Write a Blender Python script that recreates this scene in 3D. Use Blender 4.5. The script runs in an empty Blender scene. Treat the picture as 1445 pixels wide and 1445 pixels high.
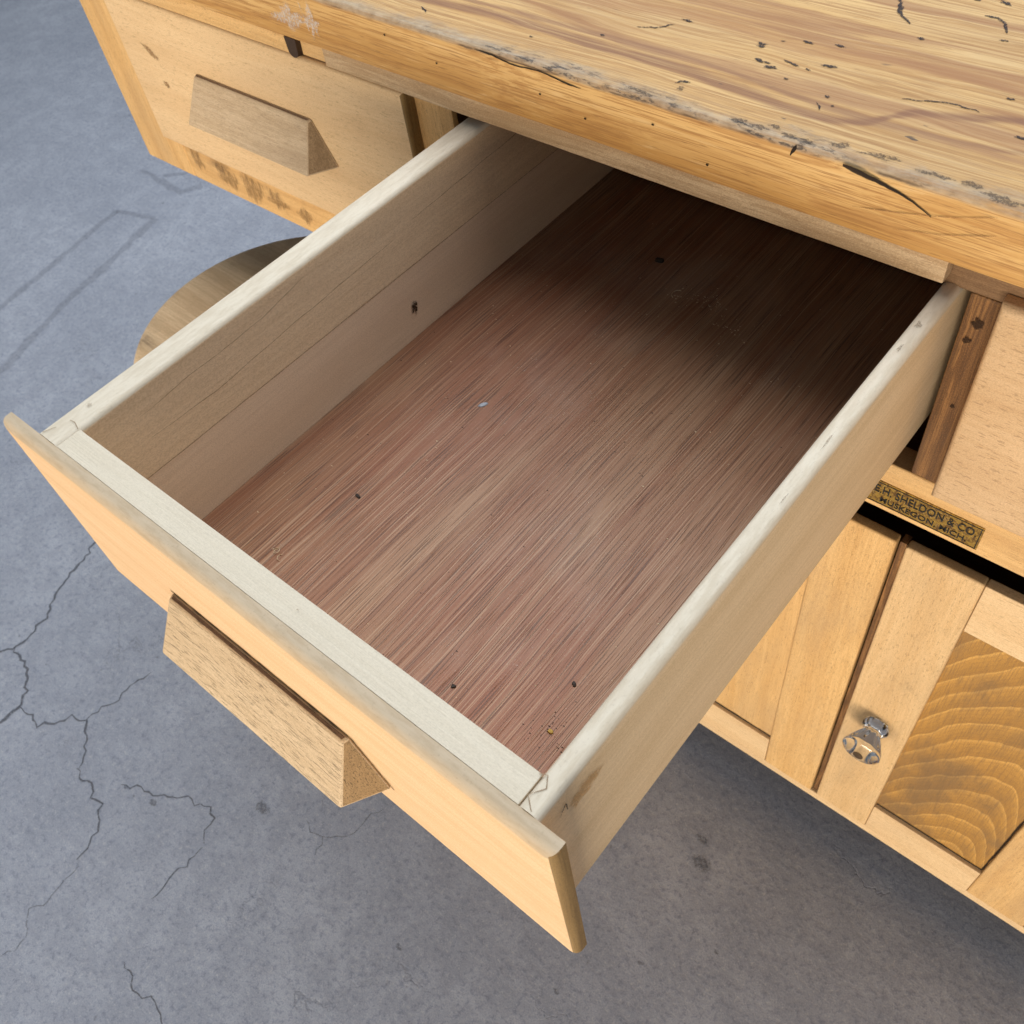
import bpy, bmesh, math, random
from mathutils import Vector, Matrix, noise

# ------------------------------------------------------------------ scene, camera, light
scene = bpy.context.scene
col = scene.collection
random.seed(7)
FLOOR_Z = -0.84

cam_data = bpy.data.cameras.new("camera")
cam = bpy.data.objects.new("camera", cam_data)
col.objects.link(cam)
scene.camera = cam
RIGHT = Vector((0.7631325, 0.6360432, -0.1143581))
DOWN = Vector((0.4532871, -0.6529558, -0.6067781))
FWD = Vector((-0.4606079, 0.4112150, -0.7866019))
m = Matrix((RIGHT, -DOWN, -FWD)).transposed().to_4x4()
m.translation = Vector((0.5181, -0.0743, 0.3748))
cam.matrix_world = m
cam_data.sensor_width = 36
cam_data.lens = 1345.906 / 1445 * 36
cam_data.clip_start = 0.01
cam_data.clip_end = 60
cam_data.dof.use_dof = True
cam_data.dof.focus_distance = 0.56
cam_data.dof.aperture_fstop = 24.0

world = bpy.data.worlds.new("World")
scene.world = world
world.use_nodes = True
bg = world.node_tree.nodes["Background"]
bg.inputs[0].default_value = (0.80, 0.90, 1.0, 1)
bg.inputs[1].default_value = 0.28
cy = scene.cycles
cy.max_bounces, cy.diffuse_bounces, cy.glossy_bounces, cy.transmission_bounces, cy.transparent_max_bounces = 8, 3, 3, 8, 8
cy.caustics_reflective = False
cy.adaptive_threshold = 0.03
cy.adaptive_min_samples = 16


def area_lamp(name, loc, target, size, size_y, power, color):
    d = bpy.data.lights.new(name, 'AREA')
    d.shape = 'RECTANGLE'
    d.size, d.size_y, d.energy, d.color = size, size_y, power, color
    o = bpy.data.objects.new(name, d)
    col.objects.link(o)
    o.location = loc
    o.rotation_euler = (Vector(target) - Vector(loc)).to_track_quat('-Z', 'Y').to_euler()
    return o


area_lamp("ceiling_lamp", (-0.20, 1.45, 2.40), (0.1, 0.2, 0), 3.8, 3.2, 152, (0.91, 0.955, 1.0))
area_lamp("window_lamp", (1.30, -3.8, -0.28), (0.0, 0.3, -0.2), 3.2, 0.95, 246, (1.0, 0.865, 0.69))

vs = scene.view_settings
vs.view_transform = 'Standard'
vs.look = 'None'
vs.exposure = 0.0
vs.gamma = 1.0
vs.use_curve_mapping = False


# ------------------------------------------------------------------ node helpers
class NT:
    def __init__(self, name):
        self.m = bpy.data.materials.new(name)
        self.m.use_nodes = True
        self.t = self.m.node_tree
        self.t.nodes.clear()
        self.out = self.n('ShaderNodeOutputMaterial')

    def n(self, kind, **kw):
        nd = self.t.nodes.new(kind)
        for k, v in kw.items():
            setattr(nd, k, v)
        return nd

    def put(self, sock, v):
        if isinstance(v, bpy.types.NodeSocket):
            self.t.links.new(v, sock)
        elif v is not None:
            if isinstance(v, (tuple, list)) and len(v) == 3 and sock.type == 'RGBA':
                v = (*v, 1)
            sock.default_value = v

    def math(self, op, a, b=None, c=None, clamp=False):
        nd = self.n('ShaderNodeMath', operation=op, use_clamp=clamp)
        self.put(nd.inputs[0], a)
        if b is not None:
            self.put(nd.inputs[1], b)
        if c is not None:
            self.put(nd.inputs[2], c)
        return nd.outputs[0]

    def smooth(self, v, lo, hi, a=0.0, b=1.0):
        nd = self.n('ShaderNodeMapRange', interpolation_type='SMOOTHSTEP')
        self.put(nd.inputs[0], v)
        for i, x in zip((1, 2, 3, 4), (lo, hi, a, b)):
            self.put(nd.inputs[i], x)
        return nd.outputs[0]

    def mix(self, f, a, b, mode='MIX'):
        nd = self.n('ShaderNodeMix', data_type='RGBA', blend_type=mode)
        self.put(nd.inputs[0], f)
        self.put(nd.inputs[6], a)
        self.put(nd.inputs[7], b)
        return nd.outputs[2]

    def noise(self, vec, scale, detail=3, rough=0.55, dist=0.0, out=0):
        nd = self.n('ShaderNodeTexNoise')
        self.put(nd.inputs['Vector'], vec)
        nd.inputs['Scale'].default_value = scale
        nd.inputs['Detail'].default_value = detail
        nd.inputs['Roughness'].default_value = rough
        nd.inputs['Distortion'].default_value = dist
        return nd.outputs[out]

    def scale(self, vec, s):
        nd = self.n('ShaderNodeVectorMath', operation='MULTIPLY')
        self.put(nd.inputs[0], vec)
        nd.inputs[1].default_value = s
        return nd.outputs[0]

    def finish(self, color, rough=0.6, bump=None, strength=0.3, dist=0.001, spec=0.35, **kw):
        b = self.n('ShaderNodeBsdfPrincipled')
        self.put(b.inputs['Base Color'], color)
        self.put(b.inputs['Roughness'], rough)
        b.inputs['Specular IOR Level'].default_value = spec
        for k, v in kw.items():
            self.put(b.inputs[k], v)
        if bump is not None:
            bp = self.n('ShaderNodeBump')
            bp.inputs['Strength'].default_value = strength
            bp.inputs['Distance'].default_value = dist
            self.put(bp.inputs['Height'], bump)
            self.t.links.new(bp.outputs[0], b.inputs['Normal'])
        self.t.links.new(b.outputs[0], self.out.inputs[0])
        return self.m


def grain_coords(nt, axis, jitter=True):
    """object coordinates turned so that the grain runs along the first axis"""
    tc = nt.n('ShaderNodeTexCoord')
    sep = nt.n('ShaderNodeSeparateXYZ')
    nt.t.links.new(tc.outputs['Object'], sep.inputs[0])
    comb = nt.n('ShaderNodeCombineXYZ')
    order = {'X': (0, 1, 2), 'Y': (1, 0, 2), 'Z': (2, 0, 1)}[axis]
    for i, k in enumerate(order):
        nt.t.links.new(sep.outputs[k], comb.inputs[i])
    v = comb.outputs[0]
    if jitter:
        inf = nt.n('ShaderNodeObjectInfo')
        ad = nt.n('ShaderNodeVectorMath', operation='ADD')
        sc = nt.n('ShaderNodeVectorMath', operation='SCALE')
        sc.inputs[0].default_value = (3.1, 0.37, 0.23)
        nt.t.links.new(inf.outputs['Random'], sc.inputs['Scale'])
        nt.t.links.new(v, ad.inputs[0])
        nt.t.links.new(sc.outputs[0], ad.inputs[1])
        v = ad.outputs[0]
    return v, sep


WOODS = {}


def wood(key, axis, light, dark, figure=0.4, ring=26.0, streak=0.35, fleck=0.25, blotch=0.25,
         blotch_col=None, pore=0.0, rough=0.62, bump=0.25, along=1.0, knots=0.0, dirt=0.0, grit=0.35, edge=None):
    k = (key, axis)
    if k in WOODS:
        return WOODS[k]
    nt = NT(key + '_' + axis.lower())
    v, sep = grain_coords(nt, axis)
    warp = nt.noise(nt.scale(v, (2.2 * along, 9, 9)), 1.0, 3, 0.5, out=1)
    wsub = nt.n('ShaderNodeVectorMath', operation='MULTIPLY_ADD')
    nt.put(wsub.inputs[0], warp)
    wsub.inputs[1].default_value = (0.0, 0.045, 0.045)
    nt.put(wsub.inputs[2], v)
    vw = wsub.outputs[0]
    off = nt.n('ShaderNodeVectorMath', operation='MULTIPLY_ADD')
    nt.put(off.inputs[0], vw)
    off.inputs[1].default_value = (0.09, 1.0, 1.0)
    off.inputs[2].default_value = (0, 0.035, 0.06)
    wv = nt.n('ShaderNodeTexWave', wave_type='RINGS', rings_direction='X')
    nt.put(wv.inputs['Vector'], off.outputs[0])
    wv.inputs['Scale'].default_value = ring
    wv.inputs['Distortion'].default_value = 3.0
    wv.inputs['Detail'].default_value = 2.5
    wv.inputs['Detail Scale'].default_value = 1.4
    rings = nt.math('POWER', wv.outputs['Fac'], 2.2)
    st = nt.noise(nt.scale(vw, (7 * along, 330, 330)), 1.0, 4, 0.62)
    fine = nt.noise(nt.scale(v, (26 * along, 1100, 1100)), 1.0, 2, 0.6)
    fl = nt.noise(nt.scale(v, (170 * along, 900, 900)), 1.0, 1, 0.5)
    flm = nt.smooth(fl, 0.60, 0.72)
    bl = nt.noise(nt.scale(v, (5, 14, 14)), 1.0, 4, 0.6)
    c = nt.mix(nt.math('MULTIPLY', rings, figure), light, dark)
    c = nt.mix(nt.math('MULTIPLY', nt.smooth(st, 0.42, 0.60), streak), c, dark)
    c = nt.mix(nt.math('MULTIPLY', nt.smooth(fine, 0.5, 0.64), streak * 0.8), c, dark)
    d2 = tuple(x * 0.55 for x in dark)
    c = nt.mix(nt.math('MULTIPLY', flm, fleck), c, d2)
    c = nt.mix(nt.math('MULTIPLY', nt.smooth(bl, 0.42, 0.72), blotch), c, blotch_col or dark)
    h = nt.math('ADD', nt.math('MULTIPLY', st, 0.7), nt.math('MULTIPLY', fine, 0.5))
    if pore:
        po = nt.noise(nt.scale(vw, (75 * along, 1500, 1500)), 1.0, 2, 0.5)
        pm = nt.smooth(po, 0.58, 0.66)
        c = nt.mix(nt.math('MULTIPLY', pm, pore), c, tuple(x * 0.35 for x in dark))
        h = nt.math('SUBTRACT', h, nt.math('MULTIPLY', pm, pore))
    if dirt:
        di = nt.noise(v, 17, 5, 0.65)
        dm = nt.math('MULTIPLY', nt.smooth(di, 0.55, 0.75), nt.smooth(st, 0.3, 0.6))
        c = nt.mix(nt.math('MULTIPLY', dm, dirt), c, (0.09, 0.06, 0.04))
    if knots:
        vk = nt.n('ShaderNodeTexVoronoi')
        nt.put(vk.inputs['Vector'], nt.scale(v, (6, 15, 15)))
        vk.inputs['Scale'].default_value = 1.0
        kd = nt.math('ADD', vk.outputs['Distance'], nt.math('MULTIPLY', nt.noise(v, 60, 2), 0.1))
        c = nt.mix(nt.smooth(kd, 0.16, 0.06, 0, knots), c, (0.25, 0.13, 0.06))
    # fine tooth of the bare wood
    gr = nt.noise(nt.scale(v, (900, 1500, 1500)), 1.0, 2, 0.6)
    c = nt.mix(nt.smooth(gr, 0.42, 0.70, 0, grit), c, tuple(q * 0.62 for q in dark))
    c = nt.mix(nt.smooth(gr, 0.46, 0.26, 0, grit), c, tuple(min(0.85, q * 1.2) for q in light))
    if edge:             # greyer upper edge, sanded wood with cool light from above painted in: (local z of the edge, depth, light, dark)
        ez, depth, el, ed_ = edge
        en = nt.noise(nt.scale(v, (60, 300, 300)), 1.0, 4, 0.65)
        zz = nt.math('ADD', sep.outputs[2], nt.math('MULTIPLY', nt.math('SUBTRACT', en, 0.5), depth * 0.45))
        em = nt.smooth(zz, ez - depth * 1.25, ez - depth * 0.55)
        ec = nt.mix(nt.smooth(en, 0.35, 0.68), el, ed_)
        spk = nt.noise(v, 620, 3, 0.65)
        ec = nt.mix(nt.smooth(spk, 0.56, 0.72, 0, 0.28), ec, tuple(q * 0.66 for q in ed_))
        c = nt.mix(em, c, ec)
    WOODS[k] = nt.finish(c, rough, h, bump, 0.0006, 0.3)
    return WOODS[k]


def maple(ax):
    return wood('sanded_maple', ax, (0.76, 0.525, 0.315), (0.61, 0.385, 0.19), figure=0.30, ring=14, streak=0.36,
                fleck=0.16, blotch=0.32, blotch_col=(0.66, 0.455, 0.24), edge=(0.0796, 0.0050, (0.50, 0.395, 0.275), (0.44, 0.335, 0.22)))


def maple_side(ax):
    return wood('maple_side', ax, (0.74, 0.575, 0.375), (0.58, 0.42, 0.235), figure=0.30, ring=9, streak=0.36, fleck=0.10,
                blotch=0.3, blotch_col=(0.62, 0.455, 0.27), bump=0.3)


def aged_maple(ax):
    return wood('aged_maple', ax, (0.76, 0.60, 0.42), (0.60, 0.445, 0.285), figure=0.45, ring=6, streak=0.32, fleck=0.10,
                blotch=0.35, blotch_col=(0.63, 0.48, 0.34), bump=0.35)


def aged_pinkish(ax):
    return wood('aged_pinkish', ax, (0.74, 0.585, 0.44), (0.60, 0.45, 0.32), figure=0.35, ring=6, streak=0.30, fleck=0.10,
                blotch=0.35, blotch_col=(0.64, 0.49, 0.37), bump=0.35)


def side_edge(ax, top):
    return wood('maple_side_%d' % round(top * 1e5), ax, (0.74, 0.575, 0.375), (0.58, 0.42, 0.235), figure=0.30, ring=9, streak=0.36, fleck=0.10,
                blotch=0.3, blotch_col=(0.62, 0.455, 0.27), bump=0.4, edge=(top, 0.0048, (0.64, 0.565, 0.45), (0.56, 0.48, 0.365)))


def lit_raw_maple(ax):
    return wood('lit_raw_maple_edge', ax, (0.64, 0.565, 0.445), (0.55, 0.47, 0.35), figure=0.15, ring=12, streak=0.25, fleck=0.12,
                blotch=0.3, blotch_col=(0.56, 0.485, 0.37), bump=0.5, grit=0.18)  # sanded top of the box front, cool top light in its colour


def maple_end(ax):
    return wood('maple_end_grain', ax, (0.26, 0.165, 0.062), (0.16, 0.095, 0.034), figure=0.15, ring=60, streak=0.45, fleck=0.3,
                blotch=0.5, blotch_col=(0.27, 0.16, 0.06))


def beech(ax):
    return wood('beech', ax, (0.72, 0.465, 0.205), (0.54, 0.30, 0.105), figure=0.40, ring=12, streak=0.40, fleck=0.5,
                blotch=0.55, blotch_col=(0.44, 0.295, 0.16), dirt=0.2)


def beech_pale(ax):
    return wood('pale_beech', ax, (0.74, 0.535, 0.31), (0.60, 0.385, 0.19), figure=0.34, ring=8, streak=0.28, fleck=0.50,
                blotch=0.42, blotch_col=(0.56, 0.39, 0.225), dirt=0.08)


def rail_wood(ax):
    return wood('stained_rail', ax, (0.70, 0.45, 0.20), (0.50, 0.28, 0.10), figure=0.4, ring=18, streak=0.4, fleck=0.3,
                blotch=0.4, blotch_col=(0.52, 0.33, 0.16), dirt=0.55)


def dark_stile(ax):
    return wood('dark_stile', ax, (0.31, 0.155, 0.055), (0.08, 0.036, 0.015), figure=0.65, ring=40, streak=0.7, fleck=0.3,
                blotch=0.6, blotch_col=(0.14, 0.075, 0.035), dirt=0.6, bump=0.7)


def strip_wood(ax):
    return wood('raw_strip', ax, (0.57, 0.43, 0.275), (0.33, 0.215, 0.115), figure=0.5, ring=24, streak=0.55, fleck=0.40,
                blotch=0.35, blotch_col=(0.48, 0.29, 0.13), bump=0.6, dirt=0.3)


def oak_handle(ax):
    return wood('oak_handle', ax, (0.62, 0.475, 0.31), (0.48, 0.345, 0.205), figure=0.30, ring=16, streak=0.35, fleck=0.2,
                blotch=0.35, blotch_col=(0.53, 0.385, 0.235), pore=0.75, bump=0.6)


def grey_handle(ax):
    return wood('greyed_handle', ax, (0.60, 0.46, 0.305), (0.42, 0.295, 0.175), figure=0.25, ring=14, streak=0.45, fleck=0.3,
                blotch=0.5, blotch_col=(0.36, 0.26, 0.17), pore=0.3, bump=0.4)


def walnut_edge(ax):
    return wood('dark_handle_edge', ax, (0.27, 0.165, 0.10), (0.12, 0.07, 0.042), figure=0.4, ring=20, streak=0.6, fleck=0.4,
                blotch=0.4, pore=0.5, bump=0.6)


def handle_end(ax):
    return wood('handle_end', ax, (0.33, 0.225, 0.125), (0.19, 0.12, 0.06), figure=0.3, ring=20, streak=0.5, fleck=0.4, blotch=0.4, pore=0.4)


def oak_end(ax):
    return wood('oak_end', ax, (0.37, 0.245, 0.12), (0.24, 0.15, 0.068), figure=0.2, ring=30, streak=0.35, fleck=0.3, blotch=0.4, pore=0.8, along=6)


def beech_tan(ax):
    return wood('tan_beech', ax, (0.61, 0.425, 0.25), (0.48, 0.30, 0.15), figure=0.30, ring=8, streak=0.28, fleck=0.6,
                blotch=0.4, blotch_col=(0.50, 0.33, 0.18))


def beech_smudged(ax):
    return wood('smudged_beech', ax, (0.69, 0.475, 0.25), (0.53, 0.32, 0.135), figure=0.34, ring=8, streak=0.32, fleck=0.55,
                blotch=0.75, blotch_col=(0.36, 0.26, 0.155), dirt=0.3)


def carcass(ax):
    return wood('carcass', ax, (0.24, 0.14, 0.07), (0.12, 0.065, 0.03), figure=0.3, ring=14, streak=0.5, dirt=0.5)


def stool_wood(ax):
    return wood('stool_seat', ax, (0.80, 0.585, 0.35), (0.58, 0.38, 0.20), figure=0.5, ring=10, streak=0.5, fleck=0.2,
                blotch=0.5, blotch_col=(0.28, 0.19, 0.11), dirt=0.5)


def lauan_material():
    nt = NT('reddish_plywood')
    v, sep = grain_coords(nt, 'Y', jitter=False)
    warp = nt.noise(nt.scale(v, (2.6, 9, 1)), 1.0, 3, 0.5, out=1)
    w = nt.n('ShaderNodeVectorMath', operation='MULTIPLY_ADD')
    nt.put(w.inputs[0], warp)
    w.inputs[1].default_value = (0, 0.020, 0)
    nt.put(w.inputs[2], v)
    vw = w.outputs[0]
    band = nt.noise(nt.scale(vw, (1.6, 26, 1)), 1.0, 4, 0.6)
    st = nt.noise(nt.scale(vw, (1.3, 430, 1)), 1.0, 4, 0.65)
    st2 = nt.noise(nt.scale(vw, (2.6, 1050, 1)), 1.0, 2, 0.6)
    pores = nt.smooth(nt.noise(nt.scale(vw, (16, 1250, 1)), 1.0, 1, 0.5), 0.57, 0.64)
    big = nt.noise(nt.scale(v, (3.2, 4.5, 1)), 1.0, 3, 0.5)
    c = nt.mix(nt.smooth(band, 0.34, 0.66), (0.222, 0.092, 0.044), (0.292, 0.160, 0.088))
    c = nt.mix(nt.smooth(big, 0.44, 0.60, 0, 0.55), c, (0.225, 0.076, 0.038))
    c = nt.mix(nt.smooth(st, 0.52, 0.66, 0, 0.34), c, (0.385, 0.235, 0.14))
    c = nt.mix(nt.smooth(st, 0.48, 0.34, 0, 0.42), c, (0.150, 0.066, 0.040))
    c = nt.mix(nt.smooth(st2, 0.53, 0.64, 0, 0.48), c, (0.45, 0.295, 0.185))
    c = nt.mix(nt.math('MULTIPLY', pores, 0.62), c, (0.065, 0.028, 0.018))
    # dry dust lying on the wood
    du = nt.noise(v, 900, 2, 0.7)
    dz = nt.noise(v, 9, 3, 0.6)
    c = nt.mix(nt.math('MULTIPLY', nt.smooth(du, 0.64, 0.78), nt.smooth(dz, 0.35, 0.7)), c, (0.45, 0.37, 0.31))
    c = nt.mix(nt.smooth(dz, 0.5, 0.75, 0, 0.15), c, (0.38, 0.30, 0.25))
    h = nt.math('SUBTRACT', nt.math('ADD', st, nt.math('MULTIPLY', st2, .6)), pores)
    return nt.finish(c, 0.5, h, 0.5, 0.0005, 0.4)


def curve_line(nt, x, y, pts, half, soft_noise):
    """soft band that follows a free curve y(x) on the plank"""
    xn = nt.math('MULTIPLY_ADD', x, 1 / 0.7, 0.1 / 0.7)
    fc = nt.n('ShaderNodeFloatCurve')
    cv = fc.mapping.curves[0]
    P = [((px + 0.1) / 0.7, (py - 0.38) / 0.22) for px, py in pts]
    cv.points[0].location = P[0]
    cv.points[1].location = P[-1]
    for q in P[1:-1]:
        cv.points.new(*q)
    fc.mapping.update()
    nt.put(fc.inputs['Value'], xn)
    yc = nt.math('MULTIPLY_ADD', fc.outputs[0], 0.22, 0.38 - 0.3795)
    d = nt.math('ABSOLUTE', nt.math('ADD', nt.math('SUBTRACT', y, yc), soft_noise))
    return nt.smooth(d, half, half * 0.15)


def benchtop_material():
    """old plank: honey wood with reddish figure, greyed and grimy band along the worn front edge"""
    nt = NT('worn_bench_top')
    v, sep = grain_coords(nt, 'X', jitter=False)
    x, y, z = sep.outputs
    warp = nt.noise(nt.scale(v, (3.2, 11, 5)), 1.0, 3, 0.5, out=1)
    w = nt.n('ShaderNodeVectorMath', operation='MULTIPLY_ADD')
    nt.put(w.inputs[0], warp)
    w.inputs[1].default_value = (0, 0.055, 0.02)
    nt.put(w.inputs[2], v)
    vw = w.outputs[0]
    st = nt.noise(nt.scale(vw, (3.5, 240, 240)), 1.0, 5, 0.68)
    fine = nt.noise(nt.scale(v, (16, 760, 760)), 1.0, 3, 0.62)
    dash = nt.smooth(nt.noise(nt.scale(v, (60, 700, 700)), 1.0, 2, 0.5), 0.60, 0.72)
    band = nt.noise(nt.scale(vw, (1.5, 34, 34)), 1.0, 4, 0.6)
    red = nt.noise(nt.scale(vw, (1.1, 22, 12)), 1.0, 3, 0.55)
    redl = nt.smooth(nt.math('ABSOLUTE', nt.math('SUBTRACT', red, 0.5)), 0.05, 0.0)
    big = nt.noise(nt.scale(v, (6, 14, 30)), 1.0, 4, 0.6)
    c = nt.mix(nt.smooth(band, 0.32, 0.68), (0.66, 0.425, 0.175), (0.50, 0.275, 0.085))
    c = nt.mix(nt.smooth(st, 0.46, 0.62, 0, 0.60), c, (0.38, 0.185, 0.055))
    c = nt.mix(nt.smooth(st, 0.44, 0.28, 0, 0.5), c, (0.70, 0.50, 0.26))
    c = nt.mix(nt.smooth(fine, 0.50, 0.61, 0, 0.70), c, (0.33, 0.165, 0.055))
    c = nt.mix(nt.math('MULTIPLY', dash, 0.45), c, (0.20, 0.10, 0.035))
    # the weathered upper face is drier and greyer than the sanded front
    up = nt.smooth(z, 0.0365, 0.0415)
    dry = nt.math('MULTIPLY', up, nt.smooth(big, 0.30, 0.62, 0.25, 0.95))
    dryc = nt.mix(nt.smooth(st, 0.36, 0.66), (0.52, 0.345, 0.165), (0.32, 0.168, 0.060))
    c = nt.mix(nt.math('MULTIPLY', dry, 0.60), c, dryc)
    c = nt.mix(nt.math('MULTIPLY', redl, nt.math('MULTIPLY', up, 0.6)), c, (0.27, 0.118, 0.05))
    sn = nt.math('MULTIPLY', nt.math('SUBTRACT', nt.noise(nt.scale(v, (9, 90, 9)), 1.0, 4, 0.6), 0.5), 0.014)
    for half, k, col_, pts in (
            (0.0075, 0.85, (0.20, 0.085, 0.042), [(-0.1, 0.408), (-0.0172, 0.4128), (0.0465, 0.418), (0.1386, 0.4176), (0.1983, 0.4184), (0.2421, 0.4133), (0.2966, 0.4077), (0.3187, 0.4135), (0.3437, 0.4376), (0.3663, 0.4446), (0.3952, 0.4557), (0.6, 0.478)]),
            (0.0050, 0.75, (0.23, 0.105, 0.05), [(-0.1, 0.418), (0.0465, 0.4285), (0.1386, 0.4286), (0.21, 0.430), (0.2966, 0.4197), (0.36, 0.421), (0.44, 0.431), (0.6, 0.44)]),
            (0.0130, 0.55, (0.32, 0.145, 0.055), [(-0.1, 0.455), (0.10, 0.468), (0.18, 0.478), (0.25, 0.472), (0.32, 0.484), (0.42, 0.492), (0.6, 0.51)])):
        ln = curve_line(nt, x, y, pts, half, sn)
        ln = nt.math('MULTIPLY', ln, nt.smooth(st, 0.25, 0.6, 0.45, 1.0))
        c = nt.mix(nt.math('MULTIPLY', ln, nt.math('MULTIPLY', up, k)), c, col_)
    # greyed worn band along the front edge (local y is measured from the front face)
    edn = nt.noise(nt.scale(v, (20, 60, 40)), 1.0, 5, 0.7)
    dist = nt.math('ADD', y, nt.math('MULTIPLY', nt.math('SUBTRACT', edn, 0.5), 0.040))
    edge = nt.math('MULTIPLY', nt.smooth(dist, 0.016, -0.001), nt.smooth(nt.math('ADD', z, nt.math('MULTIPLY', nt.math('SUBTRACT', edn, 0.5), 0.006)), 0.0375, 0.0405))
    gcol = nt.mix(nt.smooth(nt.noise(nt.scale(v, (90, 160, 160)), 1.0, 4, 0.7), 0.3, 0.7), (0.40, 0.33, 0.25), (0.23, 0.175, 0.125))
    c = nt.mix(nt.math('MULTIPLY', edge, nt.smooth(fine, 0.35, 0.65, 0.9, 0.6)), c, gcol)
    spk = nt.noise(nt.scale(v, (75, 240, 240)), 1.0, 5, 0.72)
    zone = nt.smooth(nt.noise(nt.scale(v, (11, 9, 9)), 1.0, 3), 0.42, 0.58)
    grime = nt.math('MULTIPLY', nt.math('MULTIPLY', nt.smooth(spk, 0.50, 0.62), edge), zone)
    c = nt.mix(nt.math('MULTIPLY', grime, 0.85), c, (0.045, 0.038, 0.04))
    # dark line where the worn face meets the sanded front
    lip = nt.math('MULTIPLY', nt.smooth(nt.math('ABSOLUTE', nt.math('SUBTRACT', nt.math('ADD', z, nt.math('MULTIPLY', nt.math('SUBTRACT', edn, 0.5), 0.004)), 0.0392)), 0.0012, 0.0),
                  nt.smooth(nt.noise(nt.scale(v, (16, 3, 3)), 1.0, 3), 0.47, 0.56))
    c = nt.mix(nt.math('MULTIPLY', lip, 0.8), c, (0.06, 0.04, 0.03))
    # short black flecks over the top
    sp2 = nt.noise(nt.scale(v, (55, 190, 190)), 1.0, 2, 0.5)
    zone2 = nt.smooth(nt.noise(nt.scale(v, (7, 12, 12)), 1.0, 2), 0.5, 0.62)
    c = nt.mix(nt.math('MULTIPLY', nt.math('MULTIPLY', nt.smooth(sp2, 0.70, 0.76), zone2), nt.math('MULTIPLY', up, 0.85)), c, (0.04, 0.03, 0.03))
    h = nt.math('ADD', nt.math('MULTIPLY', st, 0.8), nt.math('MULTIPLY', fine, 0.5))
    h = nt.math('SUBTRACT', h, nt.math('MULTIPLY', grime, 0.6))
    return nt.finish(c, 0.6, h, 0.55, 0.0008, 0.3)


def door_panel_material():
    """flat sawn panel: tall nested arches"""
    nt = NT('arched_grain_panel')
    tc = nt.n('ShaderNodeTexCoord')
    sep = nt.n('ShaderNodeSeparateXYZ')
    nt.t.links.new(tc.outputs['Object'], sep.inputs[0])
    o = tc.outputs['Object']
    x, z = sep.outputs[0], sep.outputs[2]
    wn = nt.math('SUBTRACT', nt.noise(nt.scale(o, (14, 1, 5)), 1.0, 2, 0.5), 0.5)
    wn2 = nt.math('SUBTRACT', nt.noise(nt.scale(o, (60, 1, 40)), 1.0, 3, 0.5), 0.5)
    xx = nt.math('SUBTRACT', x, 0.030)
    xa = nt.math('POWER', nt.math('ABSOLUTE', xx), 1.8)
    kk = nt.smooth(xx, -0.006, 0.008, 9.5, 44.0)
    t = nt.math('ADD', z, nt.math('MULTIPLY', xa, kk))
    t = nt.math('ADD', t, nt.math('MULTIPLY', wn, 0.055))
    t = nt.math('ADD', t, nt.math('MULTIPLY', wn2, 0.012))
    ph = nt.math('MULTIPLY', t, 29)
    saw = nt.math('FRACT', ph)
    late = nt.math('MULTIPLY', nt.math('POWER', saw, 1.6), nt.smooth(saw, 1.0, 0.93))
    line = nt.math('MULTIPLY', nt.smooth(saw, 0.80, 0.92), nt.smooth(saw, 1.0, 0.95))
    wave2 = nt.math('SINE', nt.math('MULTIPLY', ph, 2 * math.pi * 4.3))
    c_low = nt.math('MULTIPLY', nt.smooth(wave2, 0.2, 1.0), 0.16)
    fine = nt.noise(nt.scale(o, (900, 1, 30)), 1.0, 3, 0.65)
    bl = nt.noise(nt.scale(o, (14, 1, 8)), 1.0, 4, 0.6)
    c = nt.mix(late, (0.40, 0.205, 0.047), (0.57, 0.305, 0.072))
    c = nt.mix(nt.math('MULTIPLY', line, 0.60), c, (0.70, 0.40, 0.11))
    c = nt.mix(c_low, c, (0.22, 0.12, 0.045))
    c = nt.mix(nt.smooth(fine, 0.46, 0.62, 0, 0.5), c, (0.22, 0.125, 0.05))
    c = nt.mix(nt.smooth(bl, 0.45, 0.66, 0, 0.62), c, (0.155, 0.10, 0.055))
    gr = nt.noise(o, 1100, 2, 0.6)
    c = nt.mix(nt.smooth(gr, 0.42, 0.7, 0, 0.45), c, (0.13, 0.08, 0.04))
    return nt.finish(c, 0.5, fine, 0.25, 0.0005, 0.4)


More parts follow.
